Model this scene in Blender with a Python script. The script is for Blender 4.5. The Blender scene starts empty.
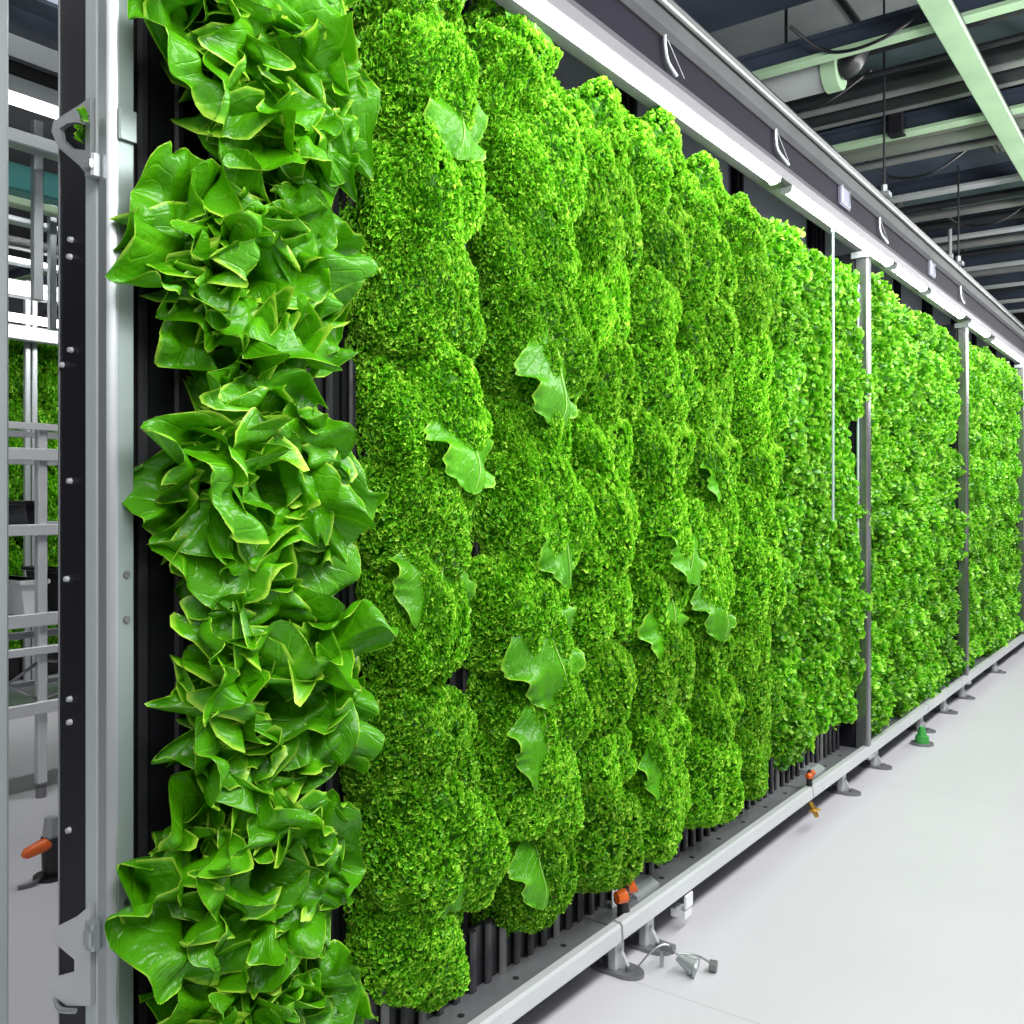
import bpy, math, random
import numpy as np
from mathutils import Vector, Matrix

# ------------------------------------------------------------------ frame of reference
# The plant wall stands along +Y, its leaf face at x = 0, the aisle on +X.
D = 1.5                      # camera to wall
H = 0.92 * D                 # camera height
FPX = 950.0
YAW = math.radians(36.4)
SN, CS = math.sin(YAW), math.cos(YAW)
col = bpy.context.scene.collection
rnd = random.Random(7)

def yof(u, X):               # y of picture column u on the plane X metres left of the camera
    k = (u - 512) / FPX
    return X * (CS + k * SN) / (SN - k * CS)
def zof(v, X, y):            # height of picture row v there
    return H + (500 - v) / FPX * (SN * X + CS * y)
def onh(u, v, h):            # x, y of a pixel at height h above the camera
    d = FPX * h / (500 - v); r = d * (u - 512) / FPX
    return D - SN * d + CS * r, CS * d + SN * r

# ------------------------------------------------------------------ materials
def mat(name):
    m = bpy.data.materials.new(name); m.use_nodes = True
    nt = m.node_tree; b = nt.nodes['Principled BSDF']
    return m, nt, b
def simple(name, c, rough=.5, metal=0., noise=.0, scale=8., bump=0., spec=.5):
    m, nt, b = mat(name)
    b.inputs['Roughness'].default_value = rough; b.inputs['Metallic'].default_value = metal
    b.inputs['Specular IOR Level'].default_value = spec
    b.inputs['Base Color'].default_value = (*c, 1)
    if noise or bump:
        tc = nt.nodes.new('ShaderNodeTexCoord'); n = nt.nodes.new('ShaderNodeTexNoise')
        n.inputs['Scale'].default_value = scale; n.inputs['Detail'].default_value = 5
        nt.links.new(tc.outputs['Object'], n.inputs['Vector'])
        if noise:
            r = nt.nodes.new('ShaderNodeValToRGB')
            r.color_ramp.elements[0].position = .3; r.color_ramp.elements[1].position = .7
            r.color_ramp.elements[0].color = (*[x * (1 - noise) for x in c], 1)
            r.color_ramp.elements[1].color = (*[min(1, x * (1 + noise)) for x in c], 1)
            nt.links.new(n.outputs['Fac'], r.inputs['Fac']); nt.links.new(r.outputs['Color'], b.inputs['Base Color'])
        if bump:
            bp = nt.nodes.new('ShaderNodeBump'); bp.inputs['Strength'].default_value = bump; bp.inputs['Distance'].default_value = .01
            nt.links.new(n.outputs['Fac'], bp.inputs['Height']); nt.links.new(bp.outputs['Normal'], b.inputs['Normal'])
    return m
def emit(name, c, s):
    m, nt, b = mat(name)
    b.inputs['Base Color'].default_value = (.9, .9, .9, 1)
    b.inputs['Emission Color'].default_value = (*c, 1); b.inputs['Emission Strength'].default_value = s
    return m

def leafmat(name, dark, mid, light, rough, transl, veins=False, spec=.5, vary=.22):
    m, nt, b = mat(name); N = nt.nodes.new; L = nt.links.new
    at = N('ShaderNodeAttribute'); at.attribute_name = 'tone'
    oi = N('ShaderNodeObjectInfo')
    tc = N('ShaderNodeTexCoord')
    no = N('ShaderNodeTexNoise'); no.inputs['Scale'].default_value = 9; no.inputs['Detail'].default_value = 3
    L(tc.outputs['Object'], no.inputs['Vector'])
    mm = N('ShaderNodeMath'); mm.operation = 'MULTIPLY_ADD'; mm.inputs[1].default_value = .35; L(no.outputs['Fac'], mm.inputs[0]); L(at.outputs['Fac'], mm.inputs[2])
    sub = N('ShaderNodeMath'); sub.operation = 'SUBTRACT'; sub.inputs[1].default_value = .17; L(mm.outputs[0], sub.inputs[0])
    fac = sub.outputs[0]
    if veins:
        uv = N('ShaderNodeUVMap'); uv.uv_map = 'leaf'
        sp = N('ShaderNodeSeparateXYZ'); L(uv.outputs['UV'], sp.inputs[0])
        ab = N('ShaderNodeMath'); ab.operation = 'ABSOLUTE'; L(sp.outputs['X'], ab.inputs[0])      # |u|
        # midrib
        mr = N('ShaderNodeMapRange'); mr.inputs['From Min'].default_value = .0; mr.inputs['From Max'].default_value = .075
        mr.inputs['To Min'].default_value = 1; mr.inputs['To Max'].default_value = 0; L(ab.outputs[0], mr.inputs['Value'])
        # side veins
        a = N('ShaderNodeMath'); a.operation = 'MULTIPLY'; a.inputs[1].default_value = -.55; L(ab.outputs[0], a.inputs[0])
        a2 = N('ShaderNodeMath'); a2.operation = 'ADD'; L(a.outputs[0], a2.inputs[0]); L(sp.outputs['Y'], a2.inputs[1])
        nv = N('ShaderNodeTexNoise'); nv.inputs['Scale'].default_value = 4; L(uv.outputs['UV'], nv.inputs['Vector'])
        a4 = N('ShaderNodeMath'); a4.operation = 'MULTIPLY_ADD'; a4.inputs[1].default_value = .13; L(nv.outputs['Fac'], a4.inputs[0]); L(a2.outputs[0], a4.inputs[2])
        a3 = N('ShaderNodeMath'); a3.operation = 'PINGPONG'; a3.inputs[1].default_value = .075; L(a4.outputs[0], a3.inputs[0])
        sv = N('ShaderNodeMapRange'); sv.inputs['From Min'].default_value = 0; sv.inputs['From Max'].default_value = .014
        sv.inputs['To Min'].default_value = .65; sv.inputs['To Max'].default_value = 0; L(a3.outputs[0], sv.inputs['Value'])
        mx = N('ShaderNodeMath'); mx.operation = 'MAXIMUM'; L(mr.outputs[0], mx.inputs[0]); L(sv.outputs[0], mx.inputs[1])
        ad = N('ShaderNodeMath'); ad.operation = 'MULTIPLY_ADD'; ad.inputs[1].default_value = .17; L(mx.outputs[0], ad.inputs[0]); L(fac, ad.inputs[2])
        fac = ad.outputs[0]
        bp = N('ShaderNodeBump'); bp.inputs['Strength'].default_value = .5; bp.inputs['Distance'].default_value = .004; bp.invert = True
        nb = N('ShaderNodeTexNoise'); nb.inputs['Scale'].default_value = 60; nb.inputs['Detail'].default_value = 2; L(tc.outputs['Object'], nb.inputs['Vector'])
        bs = N('ShaderNodeMath'); bs.operation = 'MULTIPLY_ADD'; bs.inputs[1].default_value = 2.2; L(nb.outputs['Fac'], bs.inputs[0]); L(mx.outputs[0], bs.inputs[2])
        L(bs.outputs[0], bp.inputs['Height']); L(bp.outputs['Normal'], b.inputs['Normal'])
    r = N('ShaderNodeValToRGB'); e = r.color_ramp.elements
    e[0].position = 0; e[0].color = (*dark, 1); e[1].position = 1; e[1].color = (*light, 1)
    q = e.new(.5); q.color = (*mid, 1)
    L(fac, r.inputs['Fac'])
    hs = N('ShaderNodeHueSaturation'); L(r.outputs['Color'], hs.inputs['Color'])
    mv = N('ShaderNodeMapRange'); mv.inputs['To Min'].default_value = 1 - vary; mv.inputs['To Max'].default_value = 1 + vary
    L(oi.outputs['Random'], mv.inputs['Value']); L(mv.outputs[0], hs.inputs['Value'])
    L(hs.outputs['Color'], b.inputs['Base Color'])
    b.inputs['Roughness'].default_value = rough; b.inputs['Specular IOR Level'].default_value = spec
    tr = N('ShaderNodeBsdfTranslucent'); L(hs.outputs['Color'], tr.inputs['Color'])
    ms = N('ShaderNodeMixShader'); ms.inputs[0].default_value = transl
    out = nt.nodes['Material Output']
    L(b.outputs[0], ms.inputs[1]); L(tr.outputs[0], ms.inputs[2]); L(ms.outputs[0], out.inputs['Surface'])
    return m

M = {}
M['frill'] = leafmat('frill_leaf', (.006, .08, .001), (.115, .49, .003), (.56, .92, .08), .45, .2, spec=.33)  # dark stop deepened to paint in crease shade
M['butter'] = leafmat('butter_leaf', (.008, .09, .001), (.085, .37, .002), (.44, .74, .06), .34, .16, veins=True, vary=.05, spec=.42)  # dark stop lowered to paint shade among the leaves
M['broad'] = leafmat('broad_leaf', (.02, .18, .001), (.12, .48, .004), (.38, .74, .05), .4, .22, veins=True)
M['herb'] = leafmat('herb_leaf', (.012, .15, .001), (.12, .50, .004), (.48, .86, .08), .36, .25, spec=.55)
M['silver'] = simple('silver_metal', (.42, .45, .46), .36, .6, .08, 3)
M['silvergreen'] = simple('satin_aluminium', (.27, .33, .315), .45, .3, .06, 3)
M['pale_alu'] = simple('pale_aluminium', (.52, .58, .58), .45, .15, .05, 3)
M['bright'] = simple('bright_aluminium', (.62, .64, .65), .35, .35, .05, 3)
M['deck'] = simple('grey_deck_metal', (.22, .225, .235), .42, .5, .15, 6)
M['hole'] = simple('dark_hole', (.01, .01, .012), .6)
M['steel'] = simple('steel_post', (.24, .24, .25), .3, .85, .1, 5)
M['black'] = simple('black_plastic', (.010, .010, .012), .32)
M['rib'] = simple('black_rib', (.03, .03, .034), .25)
M['greyrib'] = simple('grey_rib', (.14, .145, .14), .35)
M['blackplate'] = simple('black_plate', (.007, .007, .011), .45, 0, .2, 4, spec=.25)
M['purple'] = simple('dark_purple_panel', (.075, .072, .105), .5, .1, .12, 2)
M['purplelt'] = simple('grey_purple_panel', (.20, .20, .26), .5, .1, .1, 2)
M['web'] = simple('dark_beam_web', (.006, .005, .011), .65, 0, .15, 3, spec=.15)
M['flange'] = simple('grey_beam_flange', (.06, .062, .064), .6, .1, .15, 4, spec=.2)
M['housing'] = simple('light_housing', (.10, .10, .11), .5, .2, .05, 4)
M['navy'] = simple('navy_duct', (.040, .052, .075), .4, .2, .3, 3)
M['teal'] = simple('teal_duct', (.085, .125, .13), .42, .2, .25, 3)
M['palegreen'] = simple('pale_green_paint', (.30, .44, .28), .5, 0, .12, 4)
M['pale'] = simple('pale_grey_paint', (.30, .32, .32), .6, 0, .15, 3)
M['dark'] = simple('dark_pipe', (.018, .020, .022), .4, .3, .3, 3)
M['greypipe'] = simple('grey_pipe', (.20, .21, .20), .4, .4, .2, 3)
M['olive'] = simple('olive_pipe', (.17, .19, .155), .4, .3, .2, 3)
M['orange'] = simple('orange_plastic', (.75, .13, .015), .35)
M['brass'] = simple('brass', (.55, .33, .06), .3, .8)
M['white'] = simple('white_plastic', (.78, .79, .80), .45)
M['tealpaint'] = simple('teal_paint', (.05, .27, .25), .45)
M['green'] = simple('green_plastic', (.05, .35, .06), .4)
M['clear'] = simple('pale_tube', (.42, .52, .52), .2, .2)
M['led'] = emit('led_diffuser', (1, .98, 1), 21)
M['ledfar'] = emit('led_diffuser_far', (1, .98, 1), 5)

# floor : pale poured floor with faint seams
def floormat():
    m, nt, b = mat('pale_floor'); N = nt.nodes.new; L = nt.links.new
    tc = N('ShaderNodeTexCoord'); n = N('ShaderNodeTexNoise'); n.inputs['Scale'].default_value = 1.3; n.inputs['Detail'].default_value = 4
    L(tc.outputs['Object'], n.inputs['Vector'])
    br = N('ShaderNodeTexBrick'); br.offset = 0; br.inputs['Scale'].default_value = 1; br.inputs['Mortar Size'].default_value = .004
    br.inputs['Brick Width'].default_value = 2.4; br.inputs['Row Height'].default_value = 2.4
    br.inputs['Color1'].default_value = (1, 1, 1, 1); br.inputs['Color2'].default_value = (1, 1, 1, 1); br.inputs['Mortar'].default_value = (.86, .86, .86, 1)
    L(tc.outputs['Object'], br.inputs['Vector'])
    r = N('ShaderNodeValToRGB'); r.color_ramp.elements[0].color = (.52, .515, .545, 1); r.color_ramp.elements[1].color = (.60, .595, .625, 1)
    L(n.outputs['Fac'], r.inputs['Fac'])
    mx = N('ShaderNodeMix'); mx.data_type = 'RGBA'; mx.blend_type = 'MULTIPLY'; mx.inputs[0].default_value = 1
    L(r.outputs['Color'], mx.inputs[6]); L(br.outputs['Color'], mx.inputs[7]); L(mx.outputs[2], b.inputs['Base Color'])
    b.inputs['Roughness'].default_value = .38
    return m
M['floor'] = floormat()
M['ceiling'] = simple('ceiling_deck', (.07, .074, .08), .7, 0, .35, 1.2)
M['wall'] = simple('dark_wall', (.09, .095, .11), .6, 0, .1, 1)

# ------------------------------------------------------------------ mesh helpers
class MB:
    def __init__(s): s.v, s.f, s.m, s.cur = [], [], [], 0
    def add(s, vs, fs):
        b = len(s.v); s.v += [tuple(p) for p in vs]; s.f += [tuple(i + b for i in f) for f in fs]; s.m += [s.cur] * len(fs)
    def box(s, x0, x1, y0, y1, z0, z1, bev=0):
        if bev <= 0:
            vs = [(x, y, z) for x in (x0, x1) for y in (y0, y1) for z in (z0, z1)]
            s.add(vs, [(0, 1, 3, 2), (4, 6, 7, 5), (0, 4, 5, 1), (2, 3, 7, 6), (0, 2, 6, 4), (1, 5, 7, 3)]); return
        # chamfered box: octagon cross-section along the longest axis
        dims = [x1 - x0, y1 - y0, z1 - z0]; ax = dims.index(max(dims)); o = [a for a in (0, 1, 2) if a != ax]
        lo, hi = [x0, y0, z0], [x1, y1, z1]; a0, a1, b0, b1 = lo[o[0]], hi[o[0]], lo[o[1]], hi[o[1]]
        c = min(bev, (a1 - a0) * .45, (b1 - b0) * .45)
        s.prism([(a0 + c, b0), (a1 - c, b0), (a1, b0 + c), (a1, b1 - c), (a1 - c, b1), (a0 + c, b1), (a0, b1 - c), (a0, b0 + c)], ax, lo[ax], hi[ax])
    def prism(s, poly, ax, t0, t1):
        o = [a for a in (0, 1, 2) if a != ax]; n = len(poly); vs = []
        for t in (t0, t1):
            for p in poly:
                q = [0, 0, 0]; q[ax] = t; q[o[0]] = p[0]; q[o[1]] = p[1]; vs.append(q)
        s.add(vs, [tuple(range(n)), tuple(range(2 * n - 1, n - 1, -1))] + [(i, i + n, (i + 1) % n + n, (i + 1) % n) for i in range(n)])
    def tube(s, pts, r, n=10, cap=True):
        pts = [Vector(p) for p in pts]; rings = []; vs = []
        up = None
        for i, p in enumerate(pts):
            t = (pts[min(i + 1, len(pts) - 1)] - pts[max(i - 1, 0)]).normalized()
            if up is None:
                up = Vector((0, 0, 1)) if abs(t.z) < .9 else Vector((1, 0, 0))
            a = t.cross(up).normalized(); b = a.cross(t).normalized(); up = b
            rr = r[i] if isinstance(r, (list, tuple)) else r
            for k in range(n):
                w = 2 * math.pi * k / n
                vs.append(p + (a * math.cos(w) + b * math.sin(w)) * rr)
        fs = [(i * n + k, i * n + (k + 1) % n, (i + 1) * n + (k + 1) % n, (i + 1) * n + k) for i in range(len(pts) - 1) for k in range(n)]
        if cap: fs += [tuple(range(n - 1, -1, -1)), tuple(range((len(pts) - 1) * n, len(pts) * n))]
        s.add(vs, fs)
    def build(s, name, mats, parent=None, smooth=False):
        me = bpy.data.meshes.new(name); me.from_pydata(s.v, [], s.f)
        for m in (mats if isinstance(mats, (list, tuple)) else [mats]): me.materials.append(m)
        me.polygons.foreach_set('material_index', s.m)
        if smooth: me.polygons.foreach_set('use_smooth', [True] * len(s.f))
        me.update()
        import bmesh
        bm = bmesh.new(); bm.from_mesh(me); bmesh.ops.recalc_face_normals(bm, faces=bm.faces[:]); bm.to_mesh(me); bm.free()
        if smooth:
            me.set_sharp_from_angle(angle=math.radians(40))
        return link(name, me, parent)
def link(name, me, parent=None):
    o = bpy.data.objects.new(name, me); col.objects.link(o)
    if parent: o.parent = parent
    return o
def tag(o, label=None, cat=None, group=None, kind=None):
    if label: o['label'] = label
    if cat: o['category'] = cat
    if group: o['group'] = group
    if kind: o['kind'] = kind
    return o
def empty(name, loc, label, cat, group=None):
    o = bpy.data.objects.new(name, None); o.empty_display_size = .05; col.objects.link(o); o.location = loc
    return tag(o, label, cat, group)
def curve_pts(ctrl, n=8):
    P = [Vector(p) for p in ctrl]; out = []
    for i in range(len(P) - 1):
        p0, p1, p2, p3 = P[max(i - 1, 0)], P[i], P[i + 1], P[min(i + 2, len(P) - 1)]
        for k in range(n):
            t = k / n
            out.append(.5 * ((2 * p1) + (p2 - p0) * t + (2 * p0 - 5 * p1 + 4 * p2 - p3) * t * t + (3 * p1 - p0 - 3 * p2 + p3) * t ** 3))
    return out + [P[-1]]
ORD = 'first second third fourth fifth sixth seventh eighth ninth tenth eleventh twelfth thirteenth fourteenth'.split()

# ------------------------------------------------------------------ plant meshes
def np_mesh(name, V, F, tone, material, uv=None):
    me = bpy.data.meshes.new(name)
    me.from_pydata(V.tolist(), [], F.tolist())
    me.materials.append(material)
    a = me.attributes.new('tone', 'FLOAT', 'POINT'); a.data.foreach_set('value', tone.astype(np.float32))
    if uv is not None:
        l = me.uv_layers.new(name='leaf'); idx = np.array(F).ravel(); l.data.foreach_set('uv', uv[idx].astype(np.float32).ravel())
    me.polygons.foreach_set('use_smooth', np.ones(len(F), dtype=bool)); me.update()
    return me
def unit(v): return v / (np.linalg.norm(v, axis=-1, keepdims=True) + 1e-9)

def dome_mesh(name, seed, a, b, c, n, size, material, ex=2.6, wave=1., cup=.0, nx=5, nt=3, oval=False, inner=0., up=.25, spread=.6, lumps=.07, hang=.0):
    """a frilly head: a lumpy core grown all over with little curled leaf tips; local +X points off the wall"""
    g = np.random.default_rng(seed)
    ph = g.uniform(0, 6.28, (7, 4)); fr = g.uniform(2., 7, (7, 3)); fr2 = unit(g.normal(size=(6, 3))) * g.uniform(10, 19, (6, 1))
    def radius(d):
        q = (np.abs(d[:, 1] / a) ** ex + np.abs(d[:, 2] / b) ** ex + np.abs(d[:, 0] / c) ** 2.2)
        r = q ** (-1 / ex)
        l = sum(np.cos(d @ fr[i] + ph[i, 0]) for i in range(7)) / 7 * 2.2
        l2 = sum(np.cos(d @ fr2[i] + ph[i, 1]) for i in range(6)) / 6
        return r * (1 + lumps * l + lumps * .9 * l2)
    # core
    na, nb = 22, 12
    th = np.linspace(0, 2 * math.pi, na, endpoint=False); el = np.linspace(0, math.pi / 2 + .25, nb)
    T, E = np.meshgrid(th, el); dd = np.stack([np.cos(E), np.sin(E) * np.cos(T), np.sin(E) * np.sin(T)], -1).reshape(-1, 3)
    Vc = dd * (radius(dd) * .82)[:, None]
    Fc = [[j * na + i, j * na + (i + 1) % na, (j + 1) * na + (i + 1) % na, (j + 1) * na + i] for j in range(nb - 1) for i in range(na)]
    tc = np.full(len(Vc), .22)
    # tips
    d = unit(g.normal(size=(n * 6, 3)))
    d = d[d[:, 0] > -.22]
    def normal(d):
        P = d * (radius(d))[:, None]
        return unit(np.stack([np.sign(d[:, 0]) * np.abs(P[:, 0] / c) ** 1.2 / c, np.sign(P[:, 1]) * np.abs(P[:, 1] / a) ** (ex - 1) / a, np.sign(P[:, 2]) * np.abs(P[:, 2] / b) ** (ex - 1) / b], -1))
    wt = radius(d) ** 2 / np.clip((normal(d) * d).sum(1), .3, 1); wt /= wt.sum()
    d = d[g.choice(len(d), size=n, replace=False, p=wt)]
    P = d * (radius(d))[:, None]
    if inner: P = P * (1 - inner * g.random((n, 1)) ** 2)
    N_ = unit(np.stack([np.sign(d[:, 0]) * np.abs(P[:, 0] / c) ** 1.2 / c, np.sign(P[:, 1]) * np.abs(P[:, 1] / a) ** (ex - 1) / a, np.sign(P[:, 2]) * np.abs(P[:, 2] / b) ** (ex - 1) / b], -1))
    P = P - N_ * size * .45
    P[:, 2] -= hang * np.clip(P[:, 0], 0, None)
    O = unit(N_ + spread * g.normal(size=(n, 3)) * .7 + np.array([0, 0, up]))
    S = unit(np.cross(O, g.normal(size=(n, 3)))); B = np.cross(O, S)
    sz = size * g.uniform(.65, 1.35, n)
    s = np.linspace(-1, 1, nx); t = np.linspace(0, 1, nt)
    tt, ss = np.meshgrid(t, s, indexing='ij'); tt = tt.ravel(); ss = ss.ravel()
    if oval: w = .12 + .62 * np.sin(np.clip(tt, 0, 1) * math.pi * .86 + .12)
    else: w = .38 + .5 * tt
    phs = g.uniform(0, 6.28, n)
    X = ss * w
    along = tt * (1 - .12 * ss ** 2) if not oval else tt * 1.35
    off = wave * .34 * tt * np.sin(ss[None] * 3.3 + phs[:, None]) + (g.uniform(-.1, .55, n)[:, None]) * tt[None] ** 2 + cup * ss[None] ** 2 * .4
    V = P[:, None] + sz[:, None, None] * (S[:, None] * X[None, :, None] + O[:, None] * along[None, :, None] + B[:, None] * off[..., None])
    k = nx * nt
    f = np.array([[j * nx + i, j * nx + i + 1, (j + 1) * nx + i + 1, (j + 1) * nx + i] for j in range(nt - 1) for i in range(nx - 1)])
    F = (f[None] + (np.arange(n) * k)[:, None, None]).reshape(-1, 4) + len(Vc)
    tone = (.0 + .72 * tt[None] ** 1.1 + g.normal(0, .19, n)[:, None] + (.18 * np.abs(ss)[None] if oval else 0)).ravel()  # paler leaf tips; dark bases carry painted crease shade
    return np_mesh(name, np.concatenate([Vc, V.reshape(-1, 3)]), np.concatenate([np.array(Fc), F]), np.concatenate([tc, np.clip(tone, 0, 1)]), material)

def leaf_grid(g, root, az, e0, bend, L, W, nu=30, nt=36, ruffle=1., grav=.0, frill=0., roll=0., cup=.25, warp=.011):
    """one big soft leaf with a wavy margin"""
    u = np.linspace(-1, 1, nu); t = 1 - (1 - np.linspace(0, 1, nt)) ** 1.5; dt = np.diff(t)
    T, U = np.meshgrid(t, u, indexing='ij')
    R = np.array([0, math.cos(az), math.sin(az)]); X = np.array([1., 0, 0]); S0 = np.cross(R, X)
    e = e0 + bend * t ** 1.7
    dr = np.cos(e)[:, None] * X + np.sin(e)[:, None] * R
    C = np.concatenate([[[0, 0, 0]], np.cumsum((dr[1:] + dr[:-1]) / 2 * L * dt[:, None], 0)])
    C = C + np.array([0, 0, -1.]) * (grav * L * t ** 2.2)[:, None]
    Nn = np.sin(e)[:, None] * X - np.cos(e)[:, None] * R
    S = np.cos(roll * t)[:, None] * S0 + np.sin(roll * t)[:, None] * Nn
    Nn = np.cross(dr, S) * -1 if False else unit(np.cross(S, dr))
    tm = .60; w = W * np.where(t < tm, .15 + .85 * np.sin(np.clip(t / tm, 0, 1) * math.pi / 2) ** 1.25, np.sqrt(np.clip(1 - ((t - tm) / (1 - tm)) ** 2.3, 0, 1)))
    w = w * (1 + .10 * np.sin(t * g.uniform(7, 12) + g.uniform(0, 6)))
    ruf = np.zeros_like(T)
    for sgn in (-1, 1):
        m = (U * sgn > 0)
        q = np.zeros_like(T)
        for f, am in ((g.uniform(1.0, 1.5), .5), (g.uniform(2.2, 3.2), .62), (g.uniform(4.5, 6.5), .3)):
            q += am * np.sin(6.283 * f * T + g.uniform(0, 6.28))
        ruf += m * q
    wn = (w / w.max())[:, None]; Ue = U * wn; ae = np.abs(Ue)
    tipw = .4 * np.sin(Ue * g.uniform(2.5, 4.5) + g.uniform(0, 6)) + .26 * np.sin(Ue * g.uniform(6, 9) + g.uniform(0, 6))
    au = np.abs(U)
    z = W * ruffle * (.72 * ruf * ae ** 2.1 * np.clip(T * 1.6, 0, 1) + .85 * tipw * np.clip(T - .4, 0, 1) ** 1.3 * 1.8) + cup * W * ae ** 2 * (1 - .4 * T)
    if frill:
        z += frill * W * .16 * ae ** 3 * np.sin(T * 60 + U * 3 + g.uniform(0, 6)) + frill * W * .16 * np.clip(T - .6, 0, 1) ** 1.2 * 2 * np.sin(Ue * 26 + g.uniform(0, 6))
    # blistered blade between the veins
    z += W * .035 * np.sin(T * 21 - au * 11 + 1) * au * (1 - au)
    fold = 1 - .22 * np.abs(ruf) * au * ruffle
    V = C[:, None] + S[:, None] * (U * w[:, None] * fold)[..., None] + Nn[:, None] * z[..., None]
    V += dr[:, None] * (W * .12 * tipw * T ** 4)[..., None]
    if warp:
        k = unit(g.normal(size=(9, 3))) * g.uniform(26, 75, (9, 1)); kp = g.uniform(0, 6.28, 9); kd = unit(g.normal(size=(9, 3)))
        q = V @ k.T + kp
        amp = warp * 38 / np.linalg.norm(k, axis=1) * np.clip(T * 1.5, 0, 1)[..., None]
        V = V + (np.sin(q) * amp) @ kd
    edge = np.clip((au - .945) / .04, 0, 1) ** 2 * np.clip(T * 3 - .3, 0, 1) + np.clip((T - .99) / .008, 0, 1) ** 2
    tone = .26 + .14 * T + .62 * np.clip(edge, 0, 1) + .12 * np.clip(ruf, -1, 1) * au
    F = np.array([[j * nu + i, j * nu + i + 1, (j + 1) * nu + i + 1, (j + 1) * nu + i] for j in range(nt - 1) for i in range(nu - 1)])
    return V.reshape(-1, 3) + np.array(root), F, tone.ravel(), np.stack([U.ravel(), T.ravel()], -1)

def leaf_cluster(name, leaves, material):
    V, F, T, UV, b = [], [], [], [], 0
    for v, f, t, uv in leaves:
        V.append(v); F.append(f + b); T.append(t); UV.append(uv); b += len(v)
    return np_mesh(name, np.concatenate(V), np.concatenate(F), np.concatenate(T), material, np.concatenate(UV))

def butter_meshes(seed):
    g = np.random.default_rng(seed)
    outer, inner = [], []
    n = 12
    for i in range(n):
        az = 6.283 * i / n + g.uniform(-.25, .25)
        L = (.245 - .03 * abs(math.sin(az))) * g.uniform(.85, 1.12)
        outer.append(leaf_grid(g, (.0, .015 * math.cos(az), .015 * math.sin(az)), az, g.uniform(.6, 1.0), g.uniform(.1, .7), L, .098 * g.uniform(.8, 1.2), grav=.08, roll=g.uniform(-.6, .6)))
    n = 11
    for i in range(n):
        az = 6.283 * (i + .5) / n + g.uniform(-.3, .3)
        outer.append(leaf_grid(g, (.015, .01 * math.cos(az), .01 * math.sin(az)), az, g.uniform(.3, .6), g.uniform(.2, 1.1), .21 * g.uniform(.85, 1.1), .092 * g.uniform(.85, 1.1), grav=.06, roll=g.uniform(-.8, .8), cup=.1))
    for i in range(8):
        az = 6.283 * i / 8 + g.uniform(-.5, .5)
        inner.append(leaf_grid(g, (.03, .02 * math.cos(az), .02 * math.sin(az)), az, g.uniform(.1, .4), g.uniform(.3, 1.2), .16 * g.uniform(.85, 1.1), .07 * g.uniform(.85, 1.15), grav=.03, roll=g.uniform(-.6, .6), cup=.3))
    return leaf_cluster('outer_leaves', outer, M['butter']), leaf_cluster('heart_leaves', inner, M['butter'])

# ------------------------------------------------------------------ column 1 : soft butterhead lettuces
ZD = H - .813 * D                    # deck of the base rail
XR = -.05                           # where stems leave the black towers
ZB, ZT = H - .80 * D, H + .82 * D
Y1 = .766 * D
heads = [(1.02, .0, 1.0), (.80, .02, 1.02), (.44, -.01, 1.0), (.05, .0, 1.0), (-.36, .01, 1.06), (-.66, -.02, 1.0), (-.98, .0, 1.05)]
pos_words = ['topmost in the end column, under the light beam', 'second from the top of the end column', 'third down the end column, above a black gap',
             'fourth down the end column, between two black gaps', 'fifth down the end column, reaching over the silver post', 'sixth down the end column beside the silver post', 'lowest in the end column']
protos = [butter_meshes(s) for s in (11, 23, 37, 41)]
for i, (dz, dy, sc) in enumerate(heads):
    r = empty('butterhead_lettuce', (XR, Y1 + dy, H + dz), 'large soft-leaved butterhead lettuce, ' + pos_words[i], 'lettuce', 'butterhead lettuces in the end column')
    r.rotation_euler = (rnd.uniform(-.5, .5), .12, 0); r.scale = (sc * 1.14, sc * 1.22, sc * 1.14)
    o, h = protos[i % 4]
    link('outer_leaves', o, r); link('heart_leaves', h, r)

# ------------------------------------------------------------------ columns 2-7 : frilly lettuces, 8-10 : bushy small-leaved plants
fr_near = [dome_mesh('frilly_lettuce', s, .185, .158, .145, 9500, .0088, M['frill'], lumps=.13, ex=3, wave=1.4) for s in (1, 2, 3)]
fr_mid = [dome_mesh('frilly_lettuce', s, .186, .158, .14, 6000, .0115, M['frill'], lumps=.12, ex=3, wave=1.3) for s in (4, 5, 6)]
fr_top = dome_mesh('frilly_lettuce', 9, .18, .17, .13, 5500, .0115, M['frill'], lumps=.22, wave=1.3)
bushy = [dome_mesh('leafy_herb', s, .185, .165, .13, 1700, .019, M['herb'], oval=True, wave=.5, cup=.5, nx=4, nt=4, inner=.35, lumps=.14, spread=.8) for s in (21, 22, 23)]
def broad_meshes(seed, L=.27, W=.165):
    g = np.random.default_rng(seed)
    v, f, t, uv = leaf_grid(g, (0, 0, 0), -1.57, 1.0, .75, L, W, nu=26, nt=34, ruffle=.3, frill=.25, cup=-.3, grav=.0, warp=.004)
    me = np_mesh('broad_leaf', v, f, t, M['broad'], uv)
    mid = v.reshape(34, 26, 3)[:30, 12:14].mean(1) + np.array([.002, 0, .0])
    b = MB(); b.tube([Vector(p) for p in mid], [.0038 * (1 - .8 * i / 29) for i in range(30)], 6)
    mr = bpy.data.meshes.new('midrib'); mr.from_pydata(b.v, [], b.f); mr.materials.append(M['midrib'])
    mr.polygons.foreach_set('use_smooth', [True] * len(b.f))
    return me, mr
M['midrib'] = simple('midrib_green', (.34, .62, .14), .4)
broads = [broad_meshes(s) for s in (51, 52, 53)]
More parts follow.
